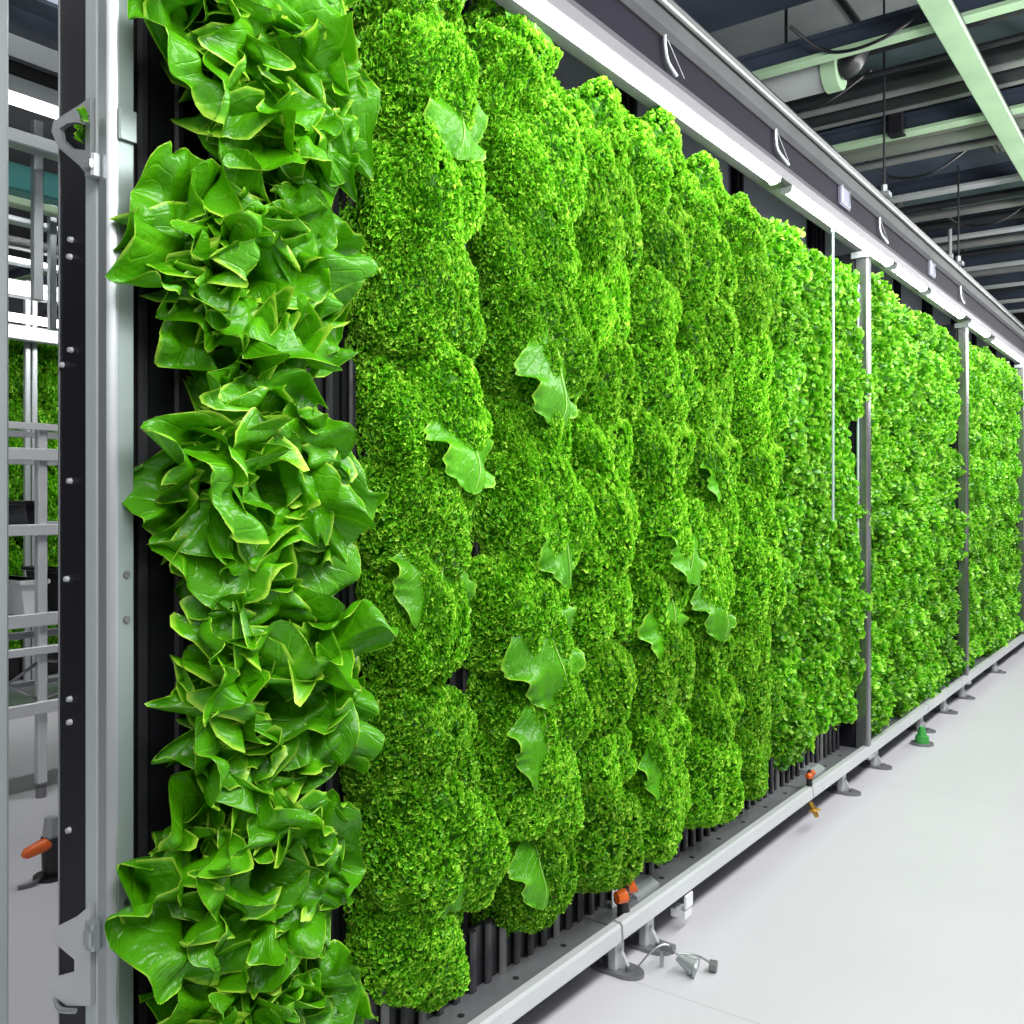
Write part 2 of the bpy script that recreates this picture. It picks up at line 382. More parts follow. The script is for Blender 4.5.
colY = [y * .982 for y in (1.107, 1.372, 1.605, 1.839, 2.089, 2.363, 2.653, 2.914, 3.175)]
topZ = [.86, .82, .755, .765, .755, .72, .73, .74, .735]
# broad leaves : (column, row from top, dy, dz, size)
BL = {(0, 4): (.05, -.02, 1.0), (0, 5): (.03, -.06, 1.05), (0, 8): (-.03, -.06, .55), (1, 0): (.03, -.03, 1.1), (1, 3): (-.04, .02, 1.1), (1, 5): (-.05, -.02, .9), (1, 6): (-.02, .03, 1.2),
      (1, 7): (-.08, .0, 1.0), (1, 9): (-.08, .07, .8), (3, 5): (.0, .05, 1.15), (3, 6): (.0, .03, 1.15), (3, 8): (-.08, -.0, .9), (4, 6): (-.03, .05, 1.0), (4, 8): (.0, -.02, .5), (4, 4): (-.06, .02, .8), (0, 1): (.06, .0, 1.0)}
for c, cy in enumerate(colY):
    n = 10
    zt, zb = H + topZ[c] * D - .12, H - (.765 if c == 0 else .735) * D + .13
    for k in range(n):
        z = zt + (zb - zt) * k / (n - 1)
        dy = rnd.uniform(-.025, .025); dz = rnd.uniform(-.025, .025)
        where = ORD[k] + ' down the ' + ORD[c + 1] + ' column from the end frame'
        if c >= 6:
            o = link('leafy_herb', rnd.choice(bushy)); tag(o, 'bushy bright green small-leaved plant, ' + where, 'plant', 'bushy plants beside the first inner post')
        else:
            o = link('frilly_lettuce', rnd.choice(fr_near if c < 2 else fr_mid) if k else fr_top)
            tag(o, ('frilly lettuce showing a broad smooth leaf, ' if (c, k) in BL else 'tightly frilled green lettuce, ') + where, 'lettuce', 'frilly lettuces in the first bay')
        o.location = (XR + rnd.uniform(-.01, .02), cy * D + dy, z + dz)
        s = rnd.uniform(.92, 1.06); wy = [.77, .70, .67, .70, .75, .79, .82, .82, .76][c]
        if rnd.random() < .3 and 0 < k < 9: wy *= .8
        o.scale = (s * rnd.uniform(.80, .95), s * wy * rnd.uniform(.95, 1.06), s * rnd.uniform(.96, 1.1))
        o.rotation_euler = (rnd.uniform(-.2, .2) + (math.pi if rnd.random() < .5 else 0), rnd.uniform(-.05, .16), rnd.uniform(-.12, .12))
        if (c, k) in BL:
            by, bz, bs = BL[(c, k)]; me, mr = broads[(c + k) % 3]
            w = link('broad_leaf', me, o); q = link('midrib', mr, w)
            flip = abs(o.rotation_euler.x) > 2
            w.location = (.162 if k else .09, by * (-1 if flip else 1), (bz + .07) * (-1 if flip else 1)); w.scale = (bs,) * 3
            w.rotation_euler = ((math.pi if flip != (k == 0) else 0) + rnd.uniform(-.2, .2), 0, 0)
            w['label'] = 'broad smooth leaf with pale veins'; q['label'] = 'pale midrib'

# ------------------------------------------------------------------ bays 2 and 3 : rows of small leafy plants
small = [dome_mesh('small_leafy_plant', s, .20, .14, .13, 1000, .021, M['herb'], oval=True, wave=.6, cup=.5, nx=4, nt=3, inner=.4, lumps=.16, spread=.9) for s in (31, 32, 33, 34)]
POST = [yof(863, D - .115), yof(963, D - .115), yof(1021, D - .115), 9.1 * D]
for b in (0, 1):
    y0, y1 = POST[b] + .06, POST[b + 1] - .06
    nc, nr = 8, 12
    for k in range(nr):
        for c in range(nc):
            o = link('small_leafy_plant', rnd.choice(small))
            tag(o, 'small bright leafy plant, %s row down, %s after the %s inner post' % (ORD[k], ORD[c], ORD[b]), 'plant', 'small plants in the %s bay' % ('middle' if b == 0 else 'far'))
            z = H + .69 * D + (-.73 * D - .69 * D) * k / (nr - 1) + rnd.uniform(-.02, .02)
            o.location = (XR + rnd.uniform(-.01, .03), y0 + (y1 - y0) * (c + .5) / nc + rnd.uniform(-.03, .03), z)
            s = rnd.uniform(.88, 1.06); o.scale = (s * .92, s, s * (.80 if k != 6 else .68)); o.rotation_euler = (rnd.uniform(-.4, .4), rnd.uniform(-.1, .2), rnd.uniform(-.3, .3))

# ------------------------------------------------------------------ black grow towers with ribs, back panels
def tower(y0, y1, label, zt, ribs):
    t = empty('grow_tower', ((XR - .014), (y0 + y1) / 2, ZD + .001), label, 'grow tower', 'black grow towers')
    w = (y1 - y0) / 2; b = MB(); b.box(-.02, 0, -w, w, 0, zt); b.build('channel_back', M['black'], t)
    b = MB()
    for i in range(ribs):
        y = -w + (i + .5) * 2 * w / ribs
        b.box(0, .014, y - .010, y + .010, 0, zt, .005)
    b.build('ribs', M['rib'], t)
ybound = [.63 * D] + [.985 * D] + [(colY[i] + colY[i + 1]) / 2 * D for i in range(8)] + [POST[0] - .05]
for i in range(10):
    tower(ybound[i] + .004, ybound[i + 1] - .004, 'black ribbed grow tower behind the %s column of plants from the end frame' % ORD[i], 2.42, 7)
for b in (0, 1, 2):
    y0, y1 = POST[b] + .03, POST[b + 1] - .03
    for c in range(8 if b < 2 else 4):
        w = (y1 - y0) / (8 if b < 2 else 4)
        tower(y0 + c * w + .004, y0 + (c + 1) * w - .004, 'black ribbed grow tower, %s after the %s inner post' % (ORD[c], ORD[b]), 2.42, 5)
XP = XR - .075
ends = [.62 * D] + POST
for b in range(4):
    y0, y1 = ends[b] + .02, ends[b + 1] - .02
    t = empty('rack_back_panel', (XP, (y0 + y1) / 2, .1), 'dark purple back panel of the %s plant bay, showing above the leaves' % ORD[b], 'panel')
    hw = (y1 - y0) / 2; top = H + 1.12 * D - .1
    m = MB(); m.box(-.03, -.005, -hw, hw, -.1, top); m.build('panel_sheet', M['purple'], t)
    n = max(2, round((y1 - y0) / .9))
    for i in range(n + 1):
        y = -hw + .04 + i * (2 * hw - .08) / n
        m = MB(); m.box(-.005, .025, y - .035, y - .012, 2.4, top, .004); m.box(-.005, .025, y + .012, y + .035, 2.4, top, .004); m.build('mullion', M['web'], t)
        if i < n:
            a = y + .05; e = y + (2 * hw - .08) / n - .05
            m = MB(); m.box(-.005, .004, a + .03, e - .03, 2.42 + .06, 2.42 + .30, .003); m.build('raised_panel', M['purplelt'], t)
            m = MB(); m.box(-.005, .03, a, e, 2.80, 2.84, .004); m.build('crossbar', M['flange'], t)

# ribbed black skirts below the plants
for b in range(3):
    y0, y1 = ends[b] + .07, ends[b + 1] - .07
    t = empty('rack_skirt', (.018, y0, ZD + .001), 'black ribbed skirt below the plants of the %s bay, above the base rail' % ORD[b], 'skirt')
    m = MB(); m.box(-.012, 0, 0, y1 - y0, 0, .15); m.build('skirt_sheet', M['black'], t)
    m = MB(); y = .03
    while y < y1 - y0 - .02:
        m.cur = 1 if rnd.random() < .18 else 0
        m.box(0, .014, y - .012, y + .012, 0, .15, .005); y += .062
    m.build('ribs', [M['rib'], M['greyrib']], t)

# ------------------------------------------------------------------ posts between bays
for i, y in enumerate(POST[:3]):
    t = empty('rack_post', (.115, y, .115), 'slim steel upright of the plant rack, %s after the end frame' % ORD[i], 'post', 'inner rack posts')
    zt = H + .81 * D - .115
    m = MB(); m.box(-.032, .032, -.030, .030, 0, zt, .008); m.build('post_tube', M['steel'], t)
    m = MB(); m.box(-.19, -.034, -.03, .03, 0, zt, .004); m.build('side_channel', M['blackplate'], t)
    for a, b_ in ((0, .012), (zt - .03, zt)):
        m = MB(); m.box(-.045, .045, -.045, .045, a, b_); m.build('end_plate', M['silver'], t)
# pale drip tubes before the last columns
for i, (u, X, v0, v1) in enumerate([(833, .90 * D, 228, 520), (858, .93 * D, 285, 560)]):
    y = yof(u, X); z0, z1 = zof(v1, X, y), zof(v0, X, y)
    m = MB(); m.box(D - X - .005, D - X + .005, y - .007, y + .007, z0, z1, .003); m.box(D - X - .008, D - X + .008, y - .010, y + .010, z1 - .02, z1, .003)
    tag(m.build('drip_tube', M['clear'], None), ['pale translucent drip tube hanging before the ninth plant column', 'pale translucent drip tube hanging beside the first inner post'][i], 'tube')

# ------------------------------------------------------------------ end frame (silver post, black side plate, brackets)
YE = .60 * D
ef = empty('rack_end_frame', (0, YE, 0), 'silver end upright of the plant rack with black side plate', 'rack frame')
def XE(u): k = (u - 512) / FPX; return YE * (SN - k * CS) / (CS + k * SN)   # metres left of the camera at y = YE
def ex(u): return D - XE(u)
def ez(u, v): return H + (500 - v) / FPX * (SN * XE(u) + CS * YE)
x133, x118, x104, x100, x88, x60 = ex(133), ex(118), ex(104), ex(100), ex(88), ex(60)
HT = 3.05
m = MB(); m.box(x118 - .004, x118, 0, .03, 0.0, HT, .002); m.box(x118 - .03, x118 - .004, .024, .03, 0, HT); m.build('front_face', M['silvergreen'], ef)
m = MB(); m.prism([(x118 - .002, -.004), (x118 + .0, .004), (x118 - .002, .01), (x104, .01), (x104 - .002, .004), (x104 + .004, -.012), (x118 - .012, -.014)], 2, 0, HT); m.build('rounded_edge', M['silver'], ef, True)
m = MB(); m.box(x100 - .001, x104, .004, .02, 0, HT); m.build('dark_groove', M['hole'], ef)
m = MB(); m.box(x88, x100, -.006, .04, 0, HT, .003); m.build('flat_bar', M['pale_alu'], ef)
m = MB(); m.box(x60, x88, .0, .02, 0, HT); m.build('side_plate', M['blackplate'], ef)
m = MB(); m.box(x60 - .003, x60, -.002, .024, 0, HT); m.build('plate_edge', M['silver'], ef)
def plate(name, px, y0, y1, material, par=ef, hole=None):
    P = [(ex(u), ez(u, v)) for u, v in px]
    m = MB()
    if hole is None: m.prism(P, 1, y0, y1)
    else:
        Q = [(ex(u), ez(u, v)) for u, v in hole]; n = len(P); vs = []
        for y in (y0, y1):
            vs += [(p[0], y, p[1]) for p in P] + [(q[0], y, q[1]) for q in Q]
        fs = []
        for i in range(n):
            j = (i + 1) % n
            fs += [(i, j, n + j, n + i), (2 * n + i, 3 * n + i, 3 * n + j, 2 * n + j), (i, 2 * n + i, 2 * n + j, j), (n + i, n + j, 3 * n + j, 3 * n + i)]
        m.add(vs, fs)
    return m.build(name, material, par)
plate('bracket', [(99, 100), (88, 108), (62, 124), (60, 134), (67, 150), (88, 168), (99, 182)], -.016, -.007, M['silver'], hole=[(94, 128), (86, 125), (76, 126), (68, 131), (70, 142), (80, 151), (94, 153)])
plate('bracket', [(99, 902), (86, 913), (60, 926), (59, 936), (83, 956), (83, 968), (59, 975), (58, 990), (76, 1002), (99, 1002)], -.016, -.007, M['bright'])
for (u, v) in [(72, 240), (71, 257), (72, 350), (63, 365), (71, 481), (68, 579), (71, 699), (71, 722), (70, 830)]:
    m = MB(); x, z = ex(u), ez(u, v); m.tube([(x, -.007, z), (x, .001, z)], [.0045, .006], 10); m.build('bolt', M['bright'], ef, True)
for (u, v) in [(124, 575), (124, 620), (124, 905), (124, 945)]:
    m = MB(); y = .015; m.tube([(x118 - .001, y, ez(118, v)), (x118 + .004, y, ez(118, v))], .006, 10); m.build('bolt', M['steel'], ef, True)
for v0, v1 in ((158, 180), (918, 945)):
    m = MB(); z0, z1 = ez(106, v1), ez(106, v0); m.box(x104 - .012, x104 + .014, -.03, -.012, z0, z1, .004); m.box(x104 - .006, x104 + .018, -.036, -.03, z0 + .01, z1 - .012, .003)
    m.build('latch', M['silver'], ef)
m = MB(); x, z = ex(80), ez(80, 1005); m.tube(curve_pts([(ex(62), -.012, ez(62, 996)), (ex(72), -.022, ez(72, 1004)), (ex(86), -.02, ez(86, 1006))]), .005, 8); m.build('hook', M['silver'], ef, True)
# a collar on the front face
m = MB(); m.box(x118 - .001, x118 + .008, -.002, .032, ez(125, 136), ez(125, 105), .003); m.build('collar', M['silvergreen'], ef)
# small green leaves added to imitate the lettuce reflection in the bracket opening
g = np.random.default_rng(77)
lf = leaf_cluster('lettuce_reflection', [leaf_grid(g, (0, 0, 0), .4, 1.2, .3, .042, .016, nu=12, nt=14), leaf_grid(g, (.0, .0, .0), -1.2, 1.1, .4, .036, .015, nu=12, nt=14)], M['butter'])
o = link('lettuce_reflection', lf); o.location = (ex(87), YE - .004, ez(87, 139)); o.rotation_euler = (0, 0, -math.pi / 2)
tag(o, 'green lettuce reflection in the upper bracket opening of the end frame, shaped as leaves', 'leaf')
# neighbour rack upright at the edge of the picture
t = empty('neighbour_rack_post', (D - (YE + .04) * (SN + .5284 * CS) / (CS - .5284 * SN), YE, 0), 'plain silver upright of the neighbouring rack, across the gap from the black plate', 'post')
m = MB(); m.box(-.13, 0, 0, .04, 0, HT, .006); m.build('post_tube', M['pale_alu'], t)
m = MB(); m.box(-.022, -.018, -.003, .002, 0, HT); m.build('seam_strip', M['silver'], t)
m = MB(); m.tube([(-.03, -.004, ez(5, 60)), (-.03, .0, ez(5, 60))], .005, 8); m.build('bolt', M['steel'], t)

# ------------------------------------------------------------------ base rail with feet
XO = .15                                   # outer lip
joints = [.60 * D, yof(622, .9 * D), yof(813, .9 * D), yof(928, .9 * D), yof(962, .9 * D), 9.2 * D]
rl = ['first base rail section, with bolt holes, beside the end frame', 'second base rail section, from the joint with orange and black valve', 'third base rail section, before the first inner post',
      'short fourth base rail section, ending before the second inner post', 'farthest base rail section under the last plant bay']
feet = [[], [625, 655], [848, 880], [925, 948], [966, 998]]
feet[0] = [400]
for i in range(5):
    y0, y1 = joints[i] + .006, joints[i + 1] - .006
    t = empty('base_rail', (0, y0, 0), 'pale aluminium ' + rl[i], 'rail'); Ly = y1 - y0
    m = MB(); m.box(-.075, XO - .03, 0, Ly, ZD - .012, ZD, .004)
    m.cur = 1
    k = 0; y = .06
    while y < Ly - .03:
        x = .02 + (.05 if k % 2 else 0)
        m.tube([(x, y, ZD - .002), (x, y, ZD + .0012)], .009, 10); y += .11; k += 1
    m.build('deck', [M['deck'], M['hole']], t)
    m = MB(); m.prism([(XO - .034, ZD - .012), (XO - .034, ZD + .012), (XO - .026, ZD + .018), (XO - .006, ZD + .016), (XO, ZD + .008), (XO + .002, ZD - .032), (XO - .004, ZD - .038), (XO - .026, ZD - .036)], 1, 0, Ly)
    m.build('lip', M['bright'], t)
    for u in feet[i]:
        yy = yof(u, .92 * D) - y0
        if i == 0: yy = .35
        m = MB(); m.box(XO - .075, XO - .045, yy - .025, yy + .025, .012, ZD - .012, .004); m.prism([(XO - .045, .012), (XO - .01, .012), (XO - .045, .07)], 1, yy - .006, yy + .006)
        f = m.build('foot', M['bright'], t)
        m = MB(); q = [(XO - .06 + .06 * math.cos(w) + (.03 if math.cos(w) > 0 else -.03), yy + .042 * math.sin(w)) for w in [2 * math.pi * j / 24 for j in range(24)]]
        m.prism(q, 2, 0, .012); m.tube([(XO - .015, yy, .012), (XO - .015, yy, .024)], .012, 8); m.tube([(XO - .11, yy, .012), (XO - .11, yy, .024)], .012, 8)
        m.build('foot_plate', M['deck'], f)
# joint sleeves at the section ends
for i, j in enumerate((1, 2, 3, 4)):
    y = joints[j]; m = MB()
    m.prism([(-.05, ZD - .02), (-.05, ZD + .006), (-.02, ZD + .02), (.06, ZD + .022), (.09, ZD + .008), (.09, ZD - .02)], 1, y + .20, y + .34)
    tag(m.build('rail_sleeve', M['silver']), 'curved grey cover plate bridging the %s base rail joint' % ORD[i], 'cover plate')
# valve with orange handle at the first joint
def valve(y, x, z, label, s=1.):
    t = empty('rail_valve', (x, y, z), label, 'valve')
    m = MB(); m.tube([(0, 0, 0), (0, 0, .075 * s)], [.017 * s, .015 * s], 12); m.tube([(0, -.03 * s, .05 * s), (0, .03 * s, .05 * s)], .012 * s, 10); m.build('valve_body', M['black'], t, True)
    m = MB(); m.tube([(.0, -.035 * s, .058 * s), (.012 * s, -.012 * s, .06 * s)], [.015 * s, .018 * s], 12); m.tube([(.0, .016 * s, .062 * s), (.014 * s, .034 * s, .07 * s)], [.012 * s, .016 * s], 12); m.build('orange_grip', M['orange'], t, True)
    m = MB(); m.tube([(0, 0, .072 * s), (0, 0, .09 * s)], [.012 * s, .006 * s], 10); m.build('cap', M['black'], t, True)
    return t
valve(joints[1] + .075, .112, ZD + .001, 'black valve with orange grips at the first base rail joint', 1.15)
m = MB(); y = joints[1] + .12; m.box(.056, .060, y - .02, y + .02, ZD + .001, ZD + .15, .001); m.cur = 1; m.box(.0598, .0608, y - .012, y + .012, ZD + .06, ZD + .12)
tag(m.build('plant_tag', [M['white'], M['clear']]), 'small white upright tag behind the orange valve', 'tag')
valve(joints[2], .135, ZD + .018, 'small orange fitting on the second base rail joint', .75)
t = empty('brass_tap', (XO + .01, joints[2] - .04, ZD - .06), 'small brass tap hanging below the second base rail joint', 'tap')
m = MB(); m.tube([(-.01, 0, .02), (.01, 0, -.01), (.02, 0, -.035)], [.010, .012, .009], 10); m.build('tap_body', M['brass'], t, True)
m = MB(); m.box(-.005, .03, -.025, .025, -.012, -.004, .003); m.build('tap_lever', M['brass'], t)
# drain clamp lying on the floor by the first joint
y = yof(668, .86 * D)
t = empty('floor_clamp', (.24, y, 0), 'metal clamp with wire and roller lying on the floor beside the first foot', 'clamp')
m = MB(); m.tube([(0, 0, .045), (.05, .01, .022)], [.012, .026], 14); m.tube([(.05, .01, .022), (.058, .012, .02)], [.03, .03], 14); m.build('roller', M['silver'], t, True)
m = MB(); m.tube([(.075, .06, .017), (.095, .065, .017)], .017, 12); m.build('roller', M['deck'], t, True)
m = MB(); m.tube(curve_pts([(-.10, -.06, .006), (-.06, -.04, .06), (-.03, -.01, .075), (0, 0, .05)]), .003, 6); m.tube(curve_pts([(0, 0, .055), (.05, .03, .05), (.085, .062, .02)]), .0035, 6); m.build('wire', M['silver'], t, True)
m = MB(); m.box(-.05, -.01, -.012, .012, .05, .075, .005); m.build('clamp_jaw', M['deck'], t)
m = MB(); m.tube([(-.05, 0, .002), (-.05, 0, .05)], .006, 8); m.build('clamp_stem', M['silver'], t)
# white bracket below the lip
y = yof(697, .88 * D); m = MB(); m.box(XO - .003, XO + .004, y - .025, y + .025, ZD - .085, ZD - .04, .002); m.box(XO - .05, XO + .0, y - .025, y + .025, ZD - .09, ZD - .115)
tag(m.build('lip_bracket', M['white']), 'small white bracket hanging under the second rail section', 'bracket')
# green hose fitting before the second post
y = yof(922, .88 * D)
t = empty('hose_fitting', (XO + .03, y, 0), 'green hose fitting on the floor under the fourth rail section', 'fitting')
m = MB(); m.tube([(0, 0, 0), (0, 0, .05), (0, 0, .052), (0, 0, .1)], [.04, .036, .026, .016], 12); m.build('fitting_body', M['green'], t, True)
m = MB(); m.tube([(0, 0, .0), (0, 0, .012)], .062, 16); m.build('base_ring', M['deck'], t, True)

# ------------------------------------------------------------------ light beam over the wall
XB = .10 * D                              # face of the web
t = empty('light_gantry_beam', (XB, .2 * D, H + .85 * D), 'long dark beam with grey top flange carrying the strip lights above the plants', 'beam')
Y0b, Y1b = 0., 10.6 * D
m = MB(); m.box(-.03, 0, Y0b, Y1b, .02, .14); m.build('beam_web', M['web'], t)
m = MB(); m.prism([(-.06, .13), (.010, .13), (.026, .145), (.032, .215), (.02, .235), (-.06, .235)], 1, Y0b, Y1b); m.build('top_flange', M['flange'], t)
m = MB(); m.prism([(-.085, -.036), (.0, -.036), (.016, -.032), (.022, .0), (.008, .030), (-.085, .030)], 1, Y0b, Y1b); m.build('light_housing', M['housing'], t)
m = MB(); m.tube([(.042, Y0b, .20), (.042, Y1b, .20)], .010, 8); m.build('conduit', M['greypipe'], t, True)
m = MB(); m.tube([(.006, Y0b, .252), (.006, Y1b, .252)], .016, 8); m.build('top_pipe', M['dark'], t, True)
XL = D - XB
lz = H + .85 * D - .0
seg = [(380, 772), (783, 886), (890, 921), (925, 959), (966, 985), (990, 1024)]
for i, (u0, u1) in enumerate(seg):
    y0, y1 = yof(u0, XL + .02), yof(u1, XL + .02)
    t = empty('led_strip_light', (XB, y0, lz), 'glowing white LED strip under the dark beam, %s from the end frame' % ORD[i], 'light', 'LED strips over the plants')
    m = MB(); m.prism([(-.026, -.036), (-.025, -.052), (-.018, -.057), (.0, -.056), (.009, -.051), (.012, -.034)], 1, .012, y1 - y0 - .012); m.build('diffuser', M['led'], t)
    for a in (0, y1 - y0 - .012):
        m = MB(); m.prism([(-.032, -.034), (-.030, -.056), (-.020, -.062), (.002, -.060), (.014, -.053), (.018, -.033)], 1, a, a + .012); m.build('end_cap', M['silver'], t)
# cables and plates on the beam web
for i, (u, kind) in enumerate([(664, 0), (775, 1), (879, 1), (960, 0), (845, 2), (932, 2)]):
    y = yof(u, XL - .01)
    if kind == 2:
        t = empty('junction_plate', (XB + .001, y, H + .93 * D), 'small grey plate on the beam face, %s' % ['before the first inner post', 'between the first and second inner posts'][i - 4], 'plate')
        m = MB(); m.box(0, .012, -.07, .07, -.07, .05, .004); m.build('plate_face', M['purplelt'], t)
        m = MB(); m.tube([(.014, -.055, -.06), (.014, .055, -.06), (.014, .055, .04), (.014, -.055, .04), (.014, -.055, -.06)], .004, 6); m.build('plate_rim', M['silver'], t)
    else:
        p = [(XB + .012, y, H + .85 * D + .14), (XB + .012, y + .005, H + .85 * D + .10), (XB + .014, y + .02, H + .85 * D + .06), (XB + .022, y + .06 + .05 * kind, H + .85 * D + .03)]
        m = MB(); m.tube(curve_pts(p), .006, 8); m.tube([(XB + .012, y + .02, H + .85 * D + .13), (XB + .024, y + .11, H + .85 * D + .04)], .0015, 5)
        tag(m.build('beam_cable', M['silver'], None, True), 'pale looped cable on the beam face, ' + ['beyond the top of the fourth column', 'above the gap between the two longest lights', 'just past the first inner post', 'at the second inner post'][i], 'cable')

# ------------------------------------------------------------------ room shell
def struct(name, m, material): return tag(m.build(name, material), kind='structure')
XW, XF, YN, YF, ZC = -9.5, 6.5, -4.0, 18.0, H + 1.85 * D
m = MB(); m.box(XW, XF, YN, YF, -.1, 0); struct('floor', m, M['floor'])
m = MB(); m.box(XW, XF, YN, YF, ZC, ZC + .1); struct('ceiling', m, M['ceiling'])
m = MB(); m.box(XW, XF, YF, YF + .1, 0, ZC); struct('wall_far', m, M['wall'])
m = MB(); m.box(XW - .1, XW, YN, YF, 0, ZC); struct('wall_left', m, M['wall'])

# ------------------------------------------------------------------ ceiling services
XA, XZ = -3.2, 5.8          # services of the aisle start beyond the light beam
def girder(y, h, label=None, w=.16, d=.09, x0=-9.2, x1=5.8, fl='palegreen'):
    z = H + h * D; o = MB()
    o.box(x0, x1, y - w / 2, y + w / 2, z, z + .018); o.cur = 1
    o.box(x0, x1, y - .012, y + .012, z + .018, z + d); o.box(x0, x1, y - w / 2, y + w / 2, z + d, z + d + .018)
    ob = o.build('ceiling_beam', [M[fl], M['navy']]); tag(ob, kind='structure')
for (u, v, h, w) in [(850, 52, 1.36, .075), (925, 131, 1.36, .085), (955, 190, 1.40, .11), (975, 236, 1.38, .1), (985, 268, 1.36, .1), (1000, 287, 1.36, .1), (1010, 302, 1.36, .1), (1015, 312, 1.36, .1)]:
    x, y = onh(u, v, h * D); girder(y, h, w=w, fl='palegreen' if v < 150 else 'pale')
def run(name, kind, u, v, h, r, material, label, cat, group=None, x0=XA, x1=XZ, yy=None):
    z = H + h * D
    y = onh(u, v, h * D)[1] if yy is None else yy
    m = MB()
    if kind == 'round':
        m.tube([(x0, y, z), (x1, y, z)], r, 18)
        t = tag(m.build(name, M[material], None, True), label, cat, group)
        k = x0 + .4
        while k < x1:
            m = MB(); m.tube([(k, y, z), (k + .03, y, z)], r * 1.07, 18); k += 1.2
            m.build('joint_band', M['greypipe' if r > .06 else material], t, True)
    elif kind == 'box':
        m.box(x0, x1, y - r, y + r, z, z + r * 1.1, .01); t = tag(m.build(name, M[material]), label, cat, group)
        k = x0 + .5
        while k < x1:
            m = MB(); m.box(k, k + .03, y - r - .012, y + r + .012, z - .012, z + r * 1.1 + .01); k += 1.1
            m.build('flange', M[material], t)
    return t
def duct(name, kind, y, h, r, material, label, cat, group=None):
    run(name, kind, 0, 0, h, r, material, label, cat, group, yy=y)
duct('air_duct', 'box', 3.86, 1.50, .40, 'navy', 'wide dark navy duct crossing the ceiling, first from the end frame', 'duct')
duct('air_duct', 'round', 5.32, 1.62, .13, 'teal', 'dark teal round duct crossing the ceiling beyond the pale ceiling strip', 'duct')
duct('air_duct', 'box', 6.52, 1.45, .30, 'navy', 'navy duct with perforated grille, beyond the second pale girder', 'duct')
duct('air_duct', 'round', 7.6, 1.55, .17, 'teal', 'round dark duct beyond the grille duct', 'duct')
duct('air_duct', 'box', 8.7, 1.5, .22, 'navy', 'farther flat navy duct before the distant girders', 'duct')
duct('air_duct', 'round', 10.0, 1.66, .2, 'teal', 'distant round duct near the far wall', 'duct')
duct('service_pipe', 'round', 3.42, 1.46, .03, 'greypipe', 'grey pipe running along the near edge of the first navy duct', 'pipe')
duct('service_pipe', 'round', 4.72, 1.45, .026, 'dark', 'thick black pipe below the pale ceiling strip', 'pipe')
duct('service_pipe', 'round', 4.90, 1.42, .015, 'dark', 'thin black pipe just past the thick black pipe', 'pipe')
for i, (yy, r, mt) in enumerate([(5.12, .04, 'dark'), (5.24, .028, 'greypipe'), (5.36, .045, 'dark'), (5.47, .025, 'greypipe')]):
    duct('service_pipe', 'round', yy, 1.44, r, mt, 'slim %s service pipe, %s of the bundle between the pale girders' % ('black' if mt == 'dark' else 'grey', ORD[i]), 'pipe', 'pipe bundle')
for i, (yy, r) in enumerate([(5.78, .05), (5.95, .06)]):
    duct('service_pipe', 'round', yy, 1.42, r, 'olive', 'greenish grey pipe, %s past the second pale girder' % ORD[i], 'pipe', 'grey pipe pair')
for i, (yy, r) in enumerate([(6.14, .025), (7.25, .03), (7.5, .03), (7.8, .035), (8.5, .03), (8.85, .03), (9.6, .04), (10.4, .04)]):
    duct('service_pipe', 'round', yy, 1.40, r, 'dark' if i % 2 else 'greypipe', 'thin %s ceiling pipe, %s beyond the grey pipe pair' % ('black' if i % 2 else 'grey', ORD[i]), 'pipe', 'far ceiling pipes')
# pale ceiling panels between the girders
for i, (xc, yc, w, hh) in enumerate([(1.4, 3.02, .42, 1.66), (1.6, 4.85, .26, 1.68), (2.0, 7.2, .12, 1.62), (1.6, 8.2, .25, 1.70), (1.6, 9.5, .22, 1.66)]):
    m = MB(); m.box(xc - 2.4, xc + 2.4, yc - w, yc + w, H + hh * D, H + hh * D + .03); m.cur = 1
    for q in (-1.6, -.4, .8, 2.0): m.box(xc + q - .015, xc + q + .015, yc - w, yc + w, H + hh * D - .02, H + hh * D)
    tag(m.build('ceiling_panel', [M['pale'], M['dark']]), 'flat pale grey ceiling panel, ' + ['before the first navy duct', 'above the thick black pipe', 'narrow, just past the grille duct', 'beyond the round dark duct', 'near the far wall'][i], 'panel')
# perforated grille on the second navy duct
x, y = .62, 6.42; GZ = H + 1.45 * D; m = MB(); m.box(x - .22, x + .22, y - .14, y + .14, GZ - .012, GZ - .001); m.cur = 1
for i in range(14):
    for j in range(7): m.box(x - .2 + i * .03, x - .185 + i * .03, y - .12 + j * .036, y - .10 + j * .036, GZ - .02, GZ - .012)
tag(m.build('vent_grille', [M['dark'], M['greypipe']]), 'perforated grey air grille under the navy duct', 'grille')
# pale green long rail running with the aisle
h = 1.33; x, y = onh(975, 76, h * D)
t = empty('overhead_rail', (x, 0, H + h * D), 'long pale green overhead rail running along the aisle ceiling', 'rail')
m = MB(); m.box(-.055, .055, 1.0, 16, 0, .02, .004); m.build('rail_flange', M['palegreen'], t)
m = MB(); m.box(.02, .05, 1.0, 16, .02, .04); m.build('rail_web', M['greypipe'], t)
m = MB(); m.box(-.05, .05, 1.0, 16, .036, .042); m.build('rail_top', M['navy'], t)
for i, (dx, hh) in enumerate([(.30, 1.45), (.42, 1.47)]):
    m = MB(); m.tube(curve_pts([(x + dx + .02 * math.sin(k * 1.7), 1.2 + k * 1.3, H + hh * D + .05 * math.sin(k * 2.1)) for k in range(12)], 5), .02, 8)
    tag(m.build('overhead_cable', M['black'], None, True), ['thick black cable sagging beside the pale green rail', 'second black cable farther from the pale green rail'][i], 'cable')
